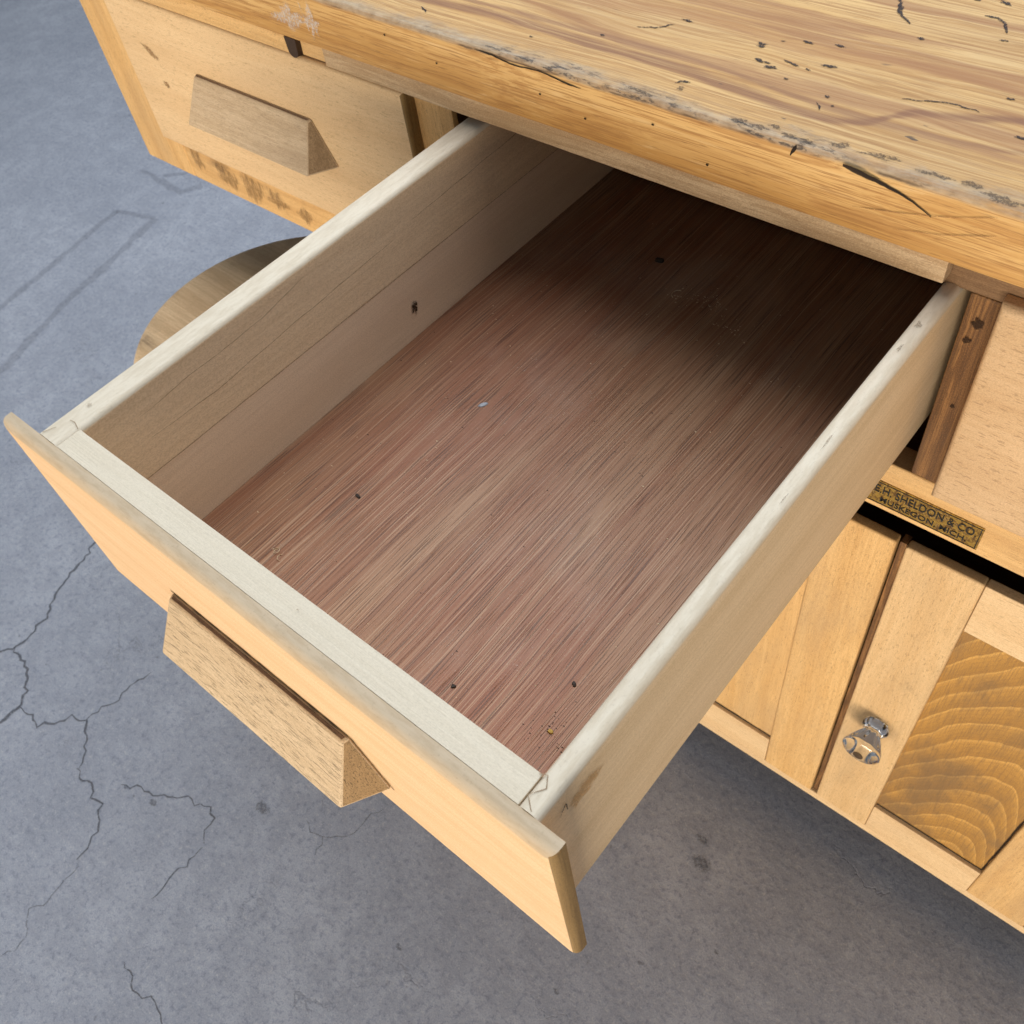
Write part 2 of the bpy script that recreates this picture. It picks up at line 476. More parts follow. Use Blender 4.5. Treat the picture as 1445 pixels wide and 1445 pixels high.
def concrete_material():
    nt = NT('grey_concrete')
    tc = nt.n('ShaderNodeTexCoord')
    o = tc.outputs['Object']
    n1 = nt.noise(o, 3.2, 6, 0.62)
    n2 = nt.noise(o, 22, 6, 0.66, 0.4)
    n3 = nt.noise(o, 130, 5, 0.7)
    n4 = nt.noise(nt.scale(o, (14, 60, 1)), 1.0, 4, 0.6)
    c = nt.mix(nt.smooth(n1, 0.3, 0.7), (0.268, 0.288, 0.340), (0.352, 0.374, 0.430))
    c = nt.mix(nt.smooth(n2, 0.36, 0.68, 0, 0.62), c, (0.216, 0.234, 0.282))
    c = nt.mix(nt.smooth(n2, 0.56, 0.74, 0, 0.45), c, (0.43, 0.455, 0.51))
    c = nt.mix(nt.smooth(n4, 0.55, 0.72, 0, 0.35), c, (0.19, 0.206, 0.255))
    c = nt.mix(nt.smooth(n3, 0.50, 0.66, 0, 0.72), c, (0.165, 0.182, 0.238))
    c = nt.mix(nt.smooth(n3, 0.46, 0.30, 0, 0.62), c, (0.40, 0.41, 0.44))
    n5 = nt.noise(o, 520, 3, 0.7)
    c = nt.mix(nt.smooth(n5, 0.5, 0.68, 0, 0.6), c, (0.165, 0.182, 0.232))
    c = nt.mix(nt.smooth(n5, 0.46, 0.28, 0, 0.4), c, (0.47, 0.485, 0.52))
    spot = nt.noise(o, 46, 2, 0.5)
    c = nt.mix(nt.smooth(spot, 0.73, 0.79, 0, 0.6), c, (0.085, 0.09, 0.11))
    # hairline crazing
    vo = nt.n('ShaderNodeTexVoronoi', feature='DISTANCE_TO_EDGE')
    wob = nt.n('ShaderNodeVectorMath', operation='MULTIPLY_ADD')
    nt.put(wob.inputs[0], nt.noise(o, 9, 5, 0.65, out=1))
    wob.inputs[1].default_value = (0.25, 0.25, 0)
    nt.put(wob.inputs[2], o)
    nt.put(vo.inputs['Vector'], wob.outputs[0])
    vo.inputs['Scale'].default_value = 3.4
    cr = nt.smooth(vo.outputs['Distance'], 0.010, 0.0)
    crm = nt.math('MULTIPLY', cr, nt.smooth(nt.noise(o, 4.5, 3), 0.50, 0.66))
    c = nt.mix(nt.math('MULTIPLY', crm, 0.35), c, (0.10, 0.105, 0.125))
    h = nt.math('ADD', nt.math('MULTIPLY', n2, 0.8), nt.math('MULTIPLY', n3, 0.45))
    h = nt.math('SUBTRACT', h, nt.math('MULTIPLY', crm, 0.6))
    return nt.finish(c, nt.smooth(n2, 0.3, 0.7, 0.5, 0.75), h, 0.30, 0.004, 0.35)


def mark_material(name, color, strength=1.0, nscale=250, lo=0.30, hi=0.55, rough=0.8, aniso=(1, 1, 1)):
    """a flat mark (ink, dirt, crack) that fades out at its rim"""
    nt = NT(name)
    at = nt.n('ShaderNodeAttribute', attribute_name='mask')
    tc = nt.n('ShaderNodeTexCoord')
    nz = nt.noise(nt.scale(tc.outputs['Object'], aniso), nscale, 4, 0.65)
    f = nt.math('MULTIPLY', at.outputs['Fac'], nt.smooth(nz, lo, hi, 0.25, 1.0))
    f = nt.math('MULTIPLY', nt.smooth(f, 0.05, 0.6), strength)
    b = nt.n('ShaderNodeBsdfPrincipled')
    nt.put(b.inputs['Base Color'], color)
    b.inputs['Roughness'].default_value = rough
    b.inputs['Specular IOR Level'].default_value = 0.2
    tr = nt.n('ShaderNodeBsdfTransparent')
    mx = nt.n('ShaderNodeMixShader')
    nt.put(mx.inputs[0], f)
    nt.t.links.new(tr.outputs[0], mx.inputs[1])
    nt.t.links.new(b.outputs[0], mx.inputs[2])
    nt.t.links.new(mx.outputs[0], nt.out.inputs[0])
    return nt.m


def plain(name, color, rough=0.5, metallic=0.0, spec=0.4, mottle=0.3, nscale=300):
    nt = NT(name)
    tc = nt.n('ShaderNodeTexCoord')
    nz = nt.noise(tc.outputs['Object'], nscale, 4, 0.65)
    c = nt.mix(nt.smooth(nz, 0.35, 0.7, 0, mottle), color, tuple(x * 0.4 for x in color))
    return nt.finish(c, rough, nz, 0.15, 0.0004, spec, Metallic=metallic)


def glass_material():
    nt = NT('clear_glass')
    b = nt.n('ShaderNodeBsdfPrincipled')
    tc = nt.n('ShaderNodeTexCoord')
    nz = nt.noise(tc.outputs['Object'], 90, 2)
    b.inputs['Base Color'].default_value = (0.97, 0.985, 0.98, 1)
    b.inputs['Transmission Weight'].default_value = 1.0
    nt.put(b.inputs['Roughness'], nt.smooth(nz, 0.5, 0.9, 0.0, 0.06))
    b.inputs['IOR'].default_value = 1.5
    nt.t.links.new(b.outputs[0], nt.out.inputs[0])
    return nt.m


# ------------------------------------------------------------------ mesh helpers
WORLD_POS = {}


def link(name, mesh, centre, parent=None, mats=()):
    o = bpy.data.objects.new(name, mesh)
    col.objects.link(o)
    base = WORLD_POS[parent.name] if parent is not None else Vector((0, 0, 0))
    o.location = Vector(centre) - base
    if parent is not None:
        o.parent = parent
    WORLD_POS[o.name] = Vector(centre)
    for mt in mats:
        mesh.materials.append(mt)
    return o


def empty(name, loc, parent=None):
    o = bpy.data.objects.new(name, None)
    o.empty_display_size = 0.05
    col.objects.link(o)
    base = WORLD_POS[parent.name] if parent is not None else Vector((0, 0, 0))
    o.location = Vector(loc) - base
    if parent is not None:
        o.parent = parent
    WORLD_POS[o.name] = Vector(loc)
    return o


def tag(o, label, cat, group=None):
    o['label'] = label
    o['category'] = cat
    if group:
        o['group'] = group


def bm_mesh(bm, name, smooth=30):
    bmesh.ops.recalc_face_normals(bm, faces=bm.faces)
    me = bpy.data.meshes.new(name)
    bm.to_mesh(me)
    bm.free()
    if smooth:
        for p in me.polygons:
            p.use_smooth = True
        me.set_sharp_from_angle(angle=math.radians(smooth))
    return me


def flat_faces(o):
    """large faces keep their flat normals, only the eased edges shade round"""
    w = o.modifiers.new('weighted', 'WEIGHTED_NORMAL')
    w.weight = 100
    w.keep_sharp = True
    return o


def board(name, lo, hi, mat, parent, bevel=0.001, seg=2, wobble=0.0, cuts=0, top=0.0):
    """a wooden board between two corners with eased edges"""
    lo, hi = Vector(lo), Vector(hi)
    c = (lo + hi) / 2
    s = hi - lo
    bm = bmesh.new()
    bmesh.ops.create_cube(bm, size=1.0)
    bmesh.ops.scale(bm, vec=s, verts=bm.verts)
    if top:
        e_ = [e for e in bm.edges if all(v.co.z > 0 for v in e.verts) and abs(e.verts[0].co.y - e.verts[1].co.y) > 1e-4]
        bmesh.ops.bevel(bm, geom=e_, offset=top, segments=5, affect='EDGES', profile=0.5)
    elif bevel:
        bmesh.ops.bevel(bm, geom=list(bm.edges), offset=bevel, segments=seg, affect='EDGES', profile=0.5)
    if cuts:
        ax = max(range(3), key=lambda i: s[i])
        for k in range(1, cuts):
            pos = Vector((0, 0, 0))
            pos[ax] = -s[ax] / 2 + s[ax] * k / cuts
            nrm = Vector((0, 0, 0))
            nrm[ax] = 1
            bmesh.ops.bisect_plane(bm, geom=list(bm.verts) + list(bm.edges) + list(bm.faces), plane_co=pos, plane_no=nrm)
    if wobble:
        for v in bm.verts:
            d = noise.noise_vector((v.co + c) * 35) * wobble
            v.co += d
    me = bm_mesh(bm, name, 50)
    return flat_faces(link(name, me, c, parent, [mat]))


def poly_solid(name, verts, faces, mat, parent, bevel=0.001, seg=2, centre=None, mats=None, face_mats=None):
    c = Vector(centre) if centre is not None else sum((Vector(v) for v in verts), Vector()) / len(verts)
    bm = bmesh.new()
    vs_ = [bm.verts.new(Vector(v) - c) for v in verts]
    for i, f in enumerate(faces):
        fc = bm.faces.new([vs_[k] for k in f])
        if face_mats:
            fc.material_index = face_mats[i]
    if bevel:
        bmesh.ops.bevel(bm, geom=list(bm.edges), offset=bevel, segments=seg, affect='EDGES', profile=0.5)
    me = bm_mesh(bm, name, 40)
    return flat_faces(link(name, me, c, parent, mats or [mat]))


def lathe(profile, n=40, wave=None):
    """profile of (radius, height) turned about Z"""
    bm = bmesh.new()
    rings = []
    for r, h in profile:
        ring = []
        for k in range(n):
            a = 2 * math.pi * k / n
            rr = r * (wave(a, r, h) if wave else 1.0)
            ring.append(bm.verts.new((rr * math.cos(a), rr * math.sin(a), h)))
        rings.append(ring)
    for a, b in zip(rings, rings[1:]):
        for k in range(n):
            bm.faces.new((a[k], a[(k + 1) % n], b[(k + 1) % n], b[k]))
    bm.faces.new(rings[0])
    bm.faces.new(rings[-1])
    return bm


def flat_mesh(name, rows, faces, masks, mat, parent, centre):
    me = bpy.data.meshes.new(name)
    me.from_pydata([tuple(Vector(v) - Vector(centre)) for v in rows], [], faces)
    at = me.attributes.new('mask', 'FLOAT', 'POINT')
    at.data.foreach_set('value', masks)
    return link(name, me, centre, parent, [mat])


def stroke(name, pts, width, mat, parent, u, v, n_off, jitter=0.3, step=0.006, taper=True, rnd=None, wob=1.0, prof=None):
    """a line mark on a plane: pts are 3D points on the plane, u/v plane axes, n_off the offset vector"""
    rnd = rnd or random
    u, v, n_off = Vector(u), Vector(v), Vector(n_off)
    path = []
    for a, b in zip(pts, pts[1:]):
        a, b = Vector(a), Vector(b)
        k = max(1, int((b - a).length / step))
        for i in range(k):
            path.append(a.lerp(b, i / k))
    path.append(Vector(pts[-1]))
    n = len(path)
    out, masks, faces = [], [], []
    for i, p in enumerate(path):
        t = path[min(i + 1, n - 1)] - path[max(i - 1, 0)]
        tu, tv = t.dot(u), t.dot(v)
        ln = math.hypot(tu, tv) or 1
        side = (-tv / ln) * u + (tu / ln) * v
        w = width * (0.55 + 0.9 * abs(noise.noise(p * 60 + Vector((3, 1, 2)))) + 0.35 * rnd.random())
        if prof:
            w = width * prof(i / max(1, n - 1))
        elif taper:
            e = min(i, n - 1 - i) / max(1, n * 0.18)
            w *= min(1.0, 0.35 + e)
        q = p + n_off + side * wob * (noise.noise(p * 45) * step * 1.1 + (rnd.random() - 0.5) * step * jitter * 1.2)
        out += [q - side * w, q - side * w * 0.25, q + side * w * 0.25, q + side * w]
        masks += [0.0, 1.0, 1.0, 0.0]
        if i:
            b = 4 * i
            for j in range(3):
                faces.append((b - 4 + j, b + j, b + j + 1, b - 3 + j))
    return flat_mesh(name, out, faces, masks, mat, parent, sum(path, Vector()) / n)


def blob(name, c, ru, rv, mat, parent, u, v, n_off, seed=0, n=22, rough=0.35):
    u, v = Vector(u), Vector(v)
    c = Vector(c) + Vector(n_off)
    rows, masks, faces = [c], [1.0], []
    for ring, mk in ((0.55, 1.0), (1.0, 0.0)):
        for k in range(n):
            a = 2 * math.pi * k / n
            r = ring * (1 + rough * noise.noise(Vector((math.cos(a) * 1.7, math.sin(a) * 1.7, seed * 3.7))))
            rows.append(c + u * (ru * r * math.cos(a)) + v * (rv * r * math.sin(a)))
            masks.append(mk)
    for k in range(n):
        faces.append((0, 1 + k, 1 + (k + 1) % n))
        faces.append((1 + k, 1 + n + k, 1 + n + (k + 1) % n, 1 + (k + 1) % n))
    return flat_mesh(name, rows, faces, masks, mat, parent, c)


X, Y, Z = (1, 0, 0), (0, 1, 0), (0, 0, 1)

# ------------------------------------------------------------------ floor
bm = bmesh.new()
bmesh.ops.create_grid(bm, x_segments=8, y_segments=8, size=9)
floor = link('floor', bm_mesh(bm, 'floor', 0), (0, 0, FLOOR_Z), None, [concrete_material()])
floor['kind'] = 'structure'

crack_mat = mark_material('floor_crack', (0.10, 0.105, 0.125), 0.64, 300, 0.30, 0.55)
faint_mat = mark_material('faint_crack', (0.10, 0.105, 0.125), 0.40, 160, 0.35, 0.6)
imprint_mat = mark_material('floor_imprint', (0.15, 0.155, 0.185), 0.17, 14, 0.25, 0.6)
CRACKS = [
    (0.0050, crack_mat, [(-0.7434, 0.1291), (-0.7334, 0.0991), (-0.7161, 0.0585), (-0.7023, 0.0003), (-0.6811, -0.0175), (-0.6673, -0.056), (-0.6694, -0.0969), (-0.6945, -0.1211)]),
    (0.0058, crack_mat, [(-0.6694, -0.0969), (-0.6245, -0.1025), (-0.5833, -0.1245), (-0.5687, -0.1499), (-0.5705, -0.1797), (-0.59, -0.22)]),
    (0.0036, crack_mat, [(-0.5681, -0.1465), (-0.5187, -0.1439), (-0.4884, -0.1072), (-0.4645, -0.1006), (-0.4243, -0.1253), (-0.408, -0.1462)]),
    (0.0026, crack_mat, [(-0.4664, -0.0992), (-0.46, -0.0691), (-0.4533, -0.0283), (-0.4464, 0.0133)]),
    (0.0034, crack_mat, [(-0.4114, -0.1488), (-0.3746, -0.147), (-0.3569, -0.1591), (-0.3358, -0.1556), (-0.3144, -0.1764), (-0.2933, -0.22)]),
    (0.0022, faint_mat, [(-0.2933, -0.22), (-0.2846, -0.2709), (-0.292, -0.2991), (-0.2701, -0.3311), (-0.28, -0.37)]),
    (0.0024, crack_mat, [(-0.3367, -0.1246), (-0.2827, -0.0963), (-0.2178, -0.0656), (-0.1942, -0.0721), (-0.1793, -0.1026)]),
    (0.0022, crack_mat, [(-0.1755, -0.1056), (-0.1728, -0.1498), (-0.1737, -0.1899)]),
    (0.0024, crack_mat, [(-0.1395, -0.2544), (-0.1053, -0.2682), (-0.0884, -0.2697), (-0.0547, -0.2625), (-0.0354, -0.2796)]),
    (0.0020, faint_mat, [(-0.0888, 0.0026), (-0.0566, 0.0013), (-0.0499, -0.0202)]),
    (0.0018, faint_mat, [(-0.0566, 0.0013), (-0.0305, 0.0261), (-0.0182, 0.0807)]),
]
for w, mt, pts in CRACKS:
    stroke('crack', [(x, y, FLOOR_Z) for x, y in pts], w * 0.60, mt, floor, X, Y, (0, 0, 0.0006), 0.9, 0.007)
for w, pts in ((0.020, [(-1.40, 0.15), (-1.4544, 0.3525), (-1.4778, 0.4759), (-1.5027, 0.607), (-1.5236, 0.7117)]),
               (0.016, [(-1.5236, 0.7117), (-1.4152, 0.7413)]),
               (0.024, [(-1.4152, 0.7413), (-1.3745, 0.5962), (-1.3369, 0.4395), (-1.3007, 0.3279), (-1.27, 0.24)]),
               (0.018, [(-1.6105, 0.848), (-1.5436, 0.8458), (-1.442, 0.839), (-1.4185, 0.885)]),
               (0.014, [(-1.54, 0.86), (-1.47, 0.93)])):
    stroke('imprint', [(x, y, FLOOR_Z) for x, y in pts], w * 0.65, imprint_mat, floor, X, Y, (0, 0, 0.0004), 0.1, 0.02, False, wob=0.25)
spot_mat = mark_material('floor_spot', (0.09, 0.095, 0.115), 0.42, 260, 0.42, 0.62)
for i, (x, y, r, q) in enumerate(((0.352, 0.275, 0.016, 0.011), (0.335, 0.30, 0.012, 0.006), (0.12, -0.03, 0.006, 0.004),
                                  (-0.15, -0.02, 0.014, 0.01), (-0.33, -0.12, 0.004, 0.003), (0.42, 0.20, 0.004, 0.003),
                                  (-0.28, -0.11, 0.008, 0.005), (0.30, 0.05, 0.005, 0.003))):
    blob('floor_stain', (x, y, FLOOR_Z), r, q, spot_mat, floor, X, Y, (0, 0, 0.0008), i)

# ------------------------------------------------------------------ workbench
YS, YC = 0.381, 0.394          # drawer-front plane and frame plane
bench = empty('workbench', (0.2, 0.75, FLOOR_Z))
tag(bench, 'old wooden workbench with worn thick top, drawers and panelled doors', 'workbench')

# --- top slab with an uneven worn front edge
TOP_Z0, TOP_Z1, TOP_Y0, TOP_Y1, TX0, TX1 = 0.0202, 0.0630, 0.3795, 1.06, -0.56, 1.02


def wear(x):
    w = 0.0022 + 0.0022 * noise.noise(Vector((x * 22, 0.3, 1.0))) + 0.0012 * noise.noise(Vector((x * 95, 4.0, 0))) + 0.0006 * noise.noise(Vector((x * 330, 9.0, 0)))
    w += 0.0058 * math.exp(-((x - 0.338) / 0.022) ** 2)
    return max(0.0006, w)


def run(x):
    r = 0.0030 + 0.0026 * noise.noise(Vector((x * 17, 7.3, 2.0))) + 0.0014 * noise.noise(Vector((x * 80, 2.0, 5)))
    r += 0.005 * math.exp(-((x - 0.345) / 0.03) ** 2)
    return max(0.0008, r)


bm = bmesh.new()
cols_ = []
NX = 520
for i in range(NX + 1):
    x = TX0 + (TX1 - TX0) * i / NX
    w, r = wear(x), run(x)
    fz = 0.0004 * noise.noise(Vector((x * 14, 0, 3)))
    prof = [(TOP_Y1, TOP_Z0), (TOP_Y0 + 0.0018, TOP_Z0), (TOP_Y0 + 0.0004, TOP_Z0 + 0.0008), (TOP_Y0 + fz, TOP_Z0 + 0.004), (TOP_Y0 + fz, TOP_Z0 + 0.022),
            (TOP_Y0 + fz, TOP_Z1 - w - 0.001), (TOP_Y0 + fz + r * 0.22, TOP_Z1 - w * 0.45), (TOP_Y0 + fz + r * 0.6, TOP_Z1 - w * 0.12),
            (TOP_Y0 + r, TOP_Z1), (TOP_Y0 + r + 0.02, TOP_Z1), (TOP_Y0 + 0.12, TOP_Z1 + 0.0002 * noise.noise(Vector((x * 9, 1, 1)))), (TOP_Y1, TOP_Z1)]
    cols_.append([bm.verts.new((x, y, z)) for y, z in prof])
for a, b in zip(cols_, cols_[1:]):
    for k in range(len(a)):
        k2 = (k + 1) % len(a)
        bm.faces.new((a[k], b[k], b[k2], a[k2]))
bm.faces.new(cols_[0])
bm.faces.new(cols_[-1])
bmesh.ops.translate(bm, verts=bm.verts, vec=(0, -TOP_Y0, -TOP_Z0))
benchtop = link('benchtop', bm_mesh(bm, 'benchtop', 40), (0, TOP_Y0, TOP_Z0), bench, [benchtop_material()])

ink = mark_material('black_mark', (0.03, 0.027, 0.033), 0.84, 750, 0.38, 0.60)
chalk = mark_material('white_smear', (0.72, 0.68, 0.64), 0.50, 420, 0.42, 0.72)
tz = (0, 0, TOP_Z1 + 0.0004)
# ink spots and pencil strokes lying on the top
for i, (x, y, ru, rv) in enumerate(((0.2277, 0.4655, .0042, .0021), (0.2290, 0.4625, .003, .0016), (0.2361, 0.4474, .0050, .0018), (0.246, 0.443, .0056, .0023),
                                    (0.2425, 0.447, .0035, .0013), (0.2562, 0.453, .0066, .0017), (0.277, 0.46, .0055, .0020), (0.2518, 0.4796, .0050, .0021),
                                    (0.2709, 0.4843, .0044, .0016), (0.2380, 0.474, .0026, .0010), (0.2923, 0.4293, .0022, .0017), (0.1303, 0.4289, .0020, .0018),
                                    (0.0883, 0.4058, .0020, .0016), (0.335, 0.5755, .0048, .0026), (0.380, 0.4736, .0040, .0016), (0.3997, 0.4401, .0048, .0016),
                                    (0.3094, 0.5133, .0034, .0016), (0.352, 0.5320, .0028, .0015), (0.170, 0.470, .0050, .0022), (0.330, 0.5800, .0038, .0020),
                                    (0.262, 0.436, .0026, .0010), (0.268, 0.451, .0022, .0009), (0.300, 0.422, .0016, .0014), (0.318, 0.5725, .0028, .0016))):
    blob('ink_spot', (x, y, 0), ru * 0.95, rv * 0.8, ink, benchtop, (0.97, 0.22 * math.sin(i * 2.3), 0), (-0.22 * math.sin(i * 2.3), 0.97, 0), tz, i + 3, rough=0.8, n=30)
for w, pts in ((0.0019, [(0.2723, 0.560), (0.2763, 0.5527), (0.284, 0.541), (0.2905, 0.530), (0.2945, 0.5262)]),
               (0.0017, [(0.3301, 0.556), (0.3381, 0.5559), (0.3440, 0.549), (0.3478, 0.5402)]),
               (0.0019, [(0.2060, 0.4010), (0.2140, 0.4060)]),
               (0.0008, [(0.330, 0.446), (0.352, 0.4545), (0.372, 0.4525)]),
               (0.0010, [(-0.012, 0.405), (-0.004, 0.402), (-0.003, 0.3985)]),
               (0.0010, [(0.145, 0.447), (0.158, 0.455), (0.164, 0.463)]),
               (0.0007, [(0.290, 0.4215), (0.2945, 0.4185), (0.2950, 0.4150)])):
    stroke('ink_stroke', [(x, y, 0) for x, y in pts], w, ink, benchtop, X, Y, tz, 0.5, 0.003)
FY = (0, TOP_Y0 - 0.0007, 0)
split_mat = mark_material('split', (0.02, 0.014, 0.012), 0.96, 300, 0.1, 0.4)
pencil = mark_material('pencil_line', (0.22, 0.12, 0.055), 0.6, 350, 0.3, 0.5)
stroke('split', [(0.330, 0, 0.0590), (0.339, 0, 0.0575), (0.350, 0, 0.0560), (0.3606, 0, 0.0535), (0.372, 0, 0.0502), (0.3835, 0, 0.0455)], 0.0030, split_mat, benchtop, X, Z, FY, 0.2, 0.0025, wob=0.45, prof=lambda t: 0.12 + 0.75 * (1 - t) ** 1.3 * min(1, 0.3 + t * 5))
stroke('split', [(0.2975, 0, 0.0555), (0.2990, 0, 0.0590), (0.3012, 0, 0.0625)], 0.0014, split_mat, benchtop, X, Z, FY, 0.3, 0.002)
stroke('split', [(0.06, 0, 0.0600), (0.10, 0, 0.0585), (0.135, 0, 0.0573), (0.15, 0, 0.0568)], 0.0006, split_mat, benchtop, X, Z, FY, 0.2, 0.003, wob=0.5)
stroke('pencil_arc', [(0.3395, 0, 0.0364), (0.37, 0, 0.0425), (0.395, 0, 0.0490), (0.4157, 0, 0.0565)], 0.00032, pencil, benchtop, X, Z, FY, 0.1, 0.002, wob=0.1)
stroke('pencil_arc', [(0.365, 0, 0.031), (0.39, 0, 0.0365), (0.418, 0, 0.046)], 0.00032, pencil, benchtop, X, Z, FY, 0.1, 0.002, wob=0.1)
blob('white_smear', (-0.140, 0, 0.040), 0.022, 0.013, chalk, benchtop, X, Z, FY, 21, rough=0.9, n=30)
blob('white_smear', (-0.112, 0, 0.041), 0.010, 0.016, chalk, benchtop, X, Z, (0, TOP_Y0 - 0.0009, 0), 25, rough=0.9, n=30)
stroke('white_smear', [(-0.124, 0, 0.055), (-0.119, 0, 0.044), (-0.117, 0, 0.032)], 0.0009, chalk, benchtop, X, Z, (0, TOP_Y0 - 0.0011, 0), 0.2, 0.003)
worm = mark_material('pin_hole', (0.03, 0.018, 0.01), 0.95, 300, 0.0, 0.2)
for i, (x, z) in enumerate(((0.115, 0.043), (0.152, 0.036), (0.205, 0.047), (0.02, 0.041), (0.245, 0.032), (-0.03, 0.050))):
    blob('pin_hole', (x, 0, z), 0.0011, 0.0008, worm, benchtop, X, Z, FY, i)

grime_mat = mark_material('edge_grime', (0.06, 0.052, 0.052), 0.5, 600, 0.42, 0.62)
for i, (x, y, ru, rv) in enumerate(((0.2617, 0.3865, .010, .0030), (0.2750, 0.3880, .008, .0022), (0.2821, 0.3905, .006, .0036), (0.2933, 0.3875, .007, .0032), (0.3050, 0.3880, .006, .0028),
                                    (0.3224, 0.3905, .009, .0030), (0.3409, 0.3935, .010, .0028), (0.3509, 0.3950, .008, .0018), (0.3781, 0.3905, .012, .0022), (0.4146, 0.3890, .016, .0036),
                                    (0.2123, 0.4013, .0045, .0022), (0.0756, 0.3845, .012, .0012), (0.1002, 0.3850, .010, .0011), (0.19, 0.3865, .014, .0016), (0.395, 0.3915, .010, .002))):
    blob('edge_grime', (x, y - 0.0032 + 0.0012 * math.sin(i * 4.1), 0), ru * 0.8, rv * 1.1, grime_mat, benchtop, X, Y, (0, 0, TOP_Z1 + 0.0003), i + 80, rough=1.1)

# --- strips under the top
board('trim_strip', (-0.1145, YS + 0.0012, 0.0042), (0.3980, YC - 0.0005, 0.0198), strip_wood('X'), bench, 0.0007, 2, 0.0003, 60)
board('trim_strip', (-0.1466, YS + 0.0050, 0.0046), (-0.1148, YC - 0.0005, 0.0198), beech('X'), bench, 0.0005)
board('trim_strip', (-0.5200, YS + 0.0012, 0.0046), (-0.1585, YC - 0.0005, 0.0198), beech('X'), bench, 0.0007, 2, 0.0002, 40)
board('top_rail', (-0.5230, YC, -0.004), (0.93, YC + 0.022, 0.0197), carcass('X'), bench, 0.001)
# dark piece standing in for the shaded notch between the two strips
bm = bmesh.new()
tv = [(-0.0065, 0.012), (0.0065, 0.012)] + [(0.0058 * math.cos(a), 0.0015 + 0.0060 * math.sin(a)) for a in [-math.pi * k / 10 for k in range(11)]]
fr = [bm.verts.new((x * 1.05, -0.0008, z)) for x, z in tv]
bk = [bm.verts.new((x * 1.05, 0.0070, z)) for x, z in tv]
bm.faces.new(fr)
bm.faces.new(bk)
for k in range(len(tv)):
    k2 = (k + 1) % len(tv)
    bm.faces.new((fr[k], fr[k2], bk[k2], bk[k]))
link('notch_shade', bm_mesh(bm, 'notch_shade', 30), (-0.1520, YS + 0.0005, 0.0076), bench, [plain('notch_dark', (0.05, 0.028, 0.016), 0.7)])

# --- face frame
board('stile', (-0.5230, YC, -0.2090), (-0.4330, YC + 0.022, -0.0045), beech('Z'), bench, 0.0022, 3)
board('rail', (-0.4326, YC + 0.0004, -0.2090), (0.0100, YC + 0.022, -0.1500), rail_wood('X'), bench, 0.0018, 3)
board('stile', (-0.0420, YC, -0.1496), (0.0100, YC + 0.006, -0.0045), beech('Z'), bench, 0.0010)
board('stile', (0.4112, YC + 0.0003, -0.1640), (0.4640, YC + 0.022, -0.0045), dark_stile('Z'), bench, 0.0012)
board('rail', (0.0104, YC, -0.2145), (0.9300, YC + 0.022, -0.1645), beech('X'), bench, 0.0016, 3)
board('end_stile', (0.8700, YC, -0.7570), (0.9300, YC + 0.022, -0.2150), beech('Z'), bench, 0.001)
board('side_stile', (-0.0280, YC, -0.7570), (0.0300, YC + 0.022, -0.2150), beech('Z'), bench, 0.001)
board('fixed_panel', (0.0304, YC + 0.006, -0.7420), (0.1760, YC + 0.014, -0.2150), beech('Z'), bench, 0.001)
board('base_rail', (0.0304, YC + 0.0015, -0.7570), (0.8696, YC + 0.022, -0.7430), beech_pale('X'), bench, 0.001)
board('fixed_panel', (0.6680, YC + 0.006, -0.7420), (0.8696, YC + 0.014, -0.2150), beech('Z'), bench, 0.001)
peg_mat = mark_material('peg_mark', (0.04, 0.02, 0.01), 0.85, 500, 0.3, 0.55)
for i, (x, z, r) in enumerate(((0.4205, -0.0230, 0.0040), (0.4180, -0.0370, 0.0026), (0.4225, -0.0900, 0.0016))):
    blob('peg_mark', (x, YC, z), r, r * 1.1, peg_mat, bench, X, Z, (0, -0.0004, 0), i + 30, rough=0.7)
# --- carcass behind the frame
board('side_panel', (-0.5230, YC + 0.0225, -0.2090), (-0.5030, 1.02, 0.0196), carcass('Y'), bench, 0.001)
board('side_panel', (-0.0280, YC + 0.0225, -0.7570), (-0.0080, 1.02, 0.0196), carcass('Y'), bench, 0.001)
board('side_panel', (0.9100, YC + 0.0225, -0.7570), (0.9300, 1.02, 0.0196), beech('Y'), bench, 0.001)
board('divider', (0.4150, YC + 0.0225, -0.2100), (0.4350, 1.00, 0.0196), carcass('Y'), bench, 0.001)
board('back_panel', (-0.5020, 1.0010, -0.2090), (-0.0285, 1.0190, 0.0196), carcass('X'), bench, 0.001)
board('back_panel', (-0.0075, 1.0010, -0.7570), (0.9095, 1.0190, 0.0196), carcass('X'), bench, 0.001)
board('bottom_panel', (-0.0075, YC + 0.0225, -0.7560), (0.9095, 1.0005, -0.7440), carcass('X'), bench, 0.001)
board('drawer_shelf', (-0.0075, YC + 0.0225, -0.2120), (0.4145, 1.0005, -0.1980), carcass('X'), bench, 0.001)
board('drawer_shelf', (0.4355, YC + 0.0225, -0.2120), (0.9095, 1.0005, -0.1980), carcass('X'), bench, 0.001)
board('back_leg', (-0.5030, 0.9300, FLOOR_Z), (-0.4330, 1.0005, -0.2095), beech('Z'), bench, 0.002)
board('plinth', (0.0600, 0.5000, FLOOR_Z), (0.8600, 0.9700, -0.7575), carcass('X'), bench, 0.002)


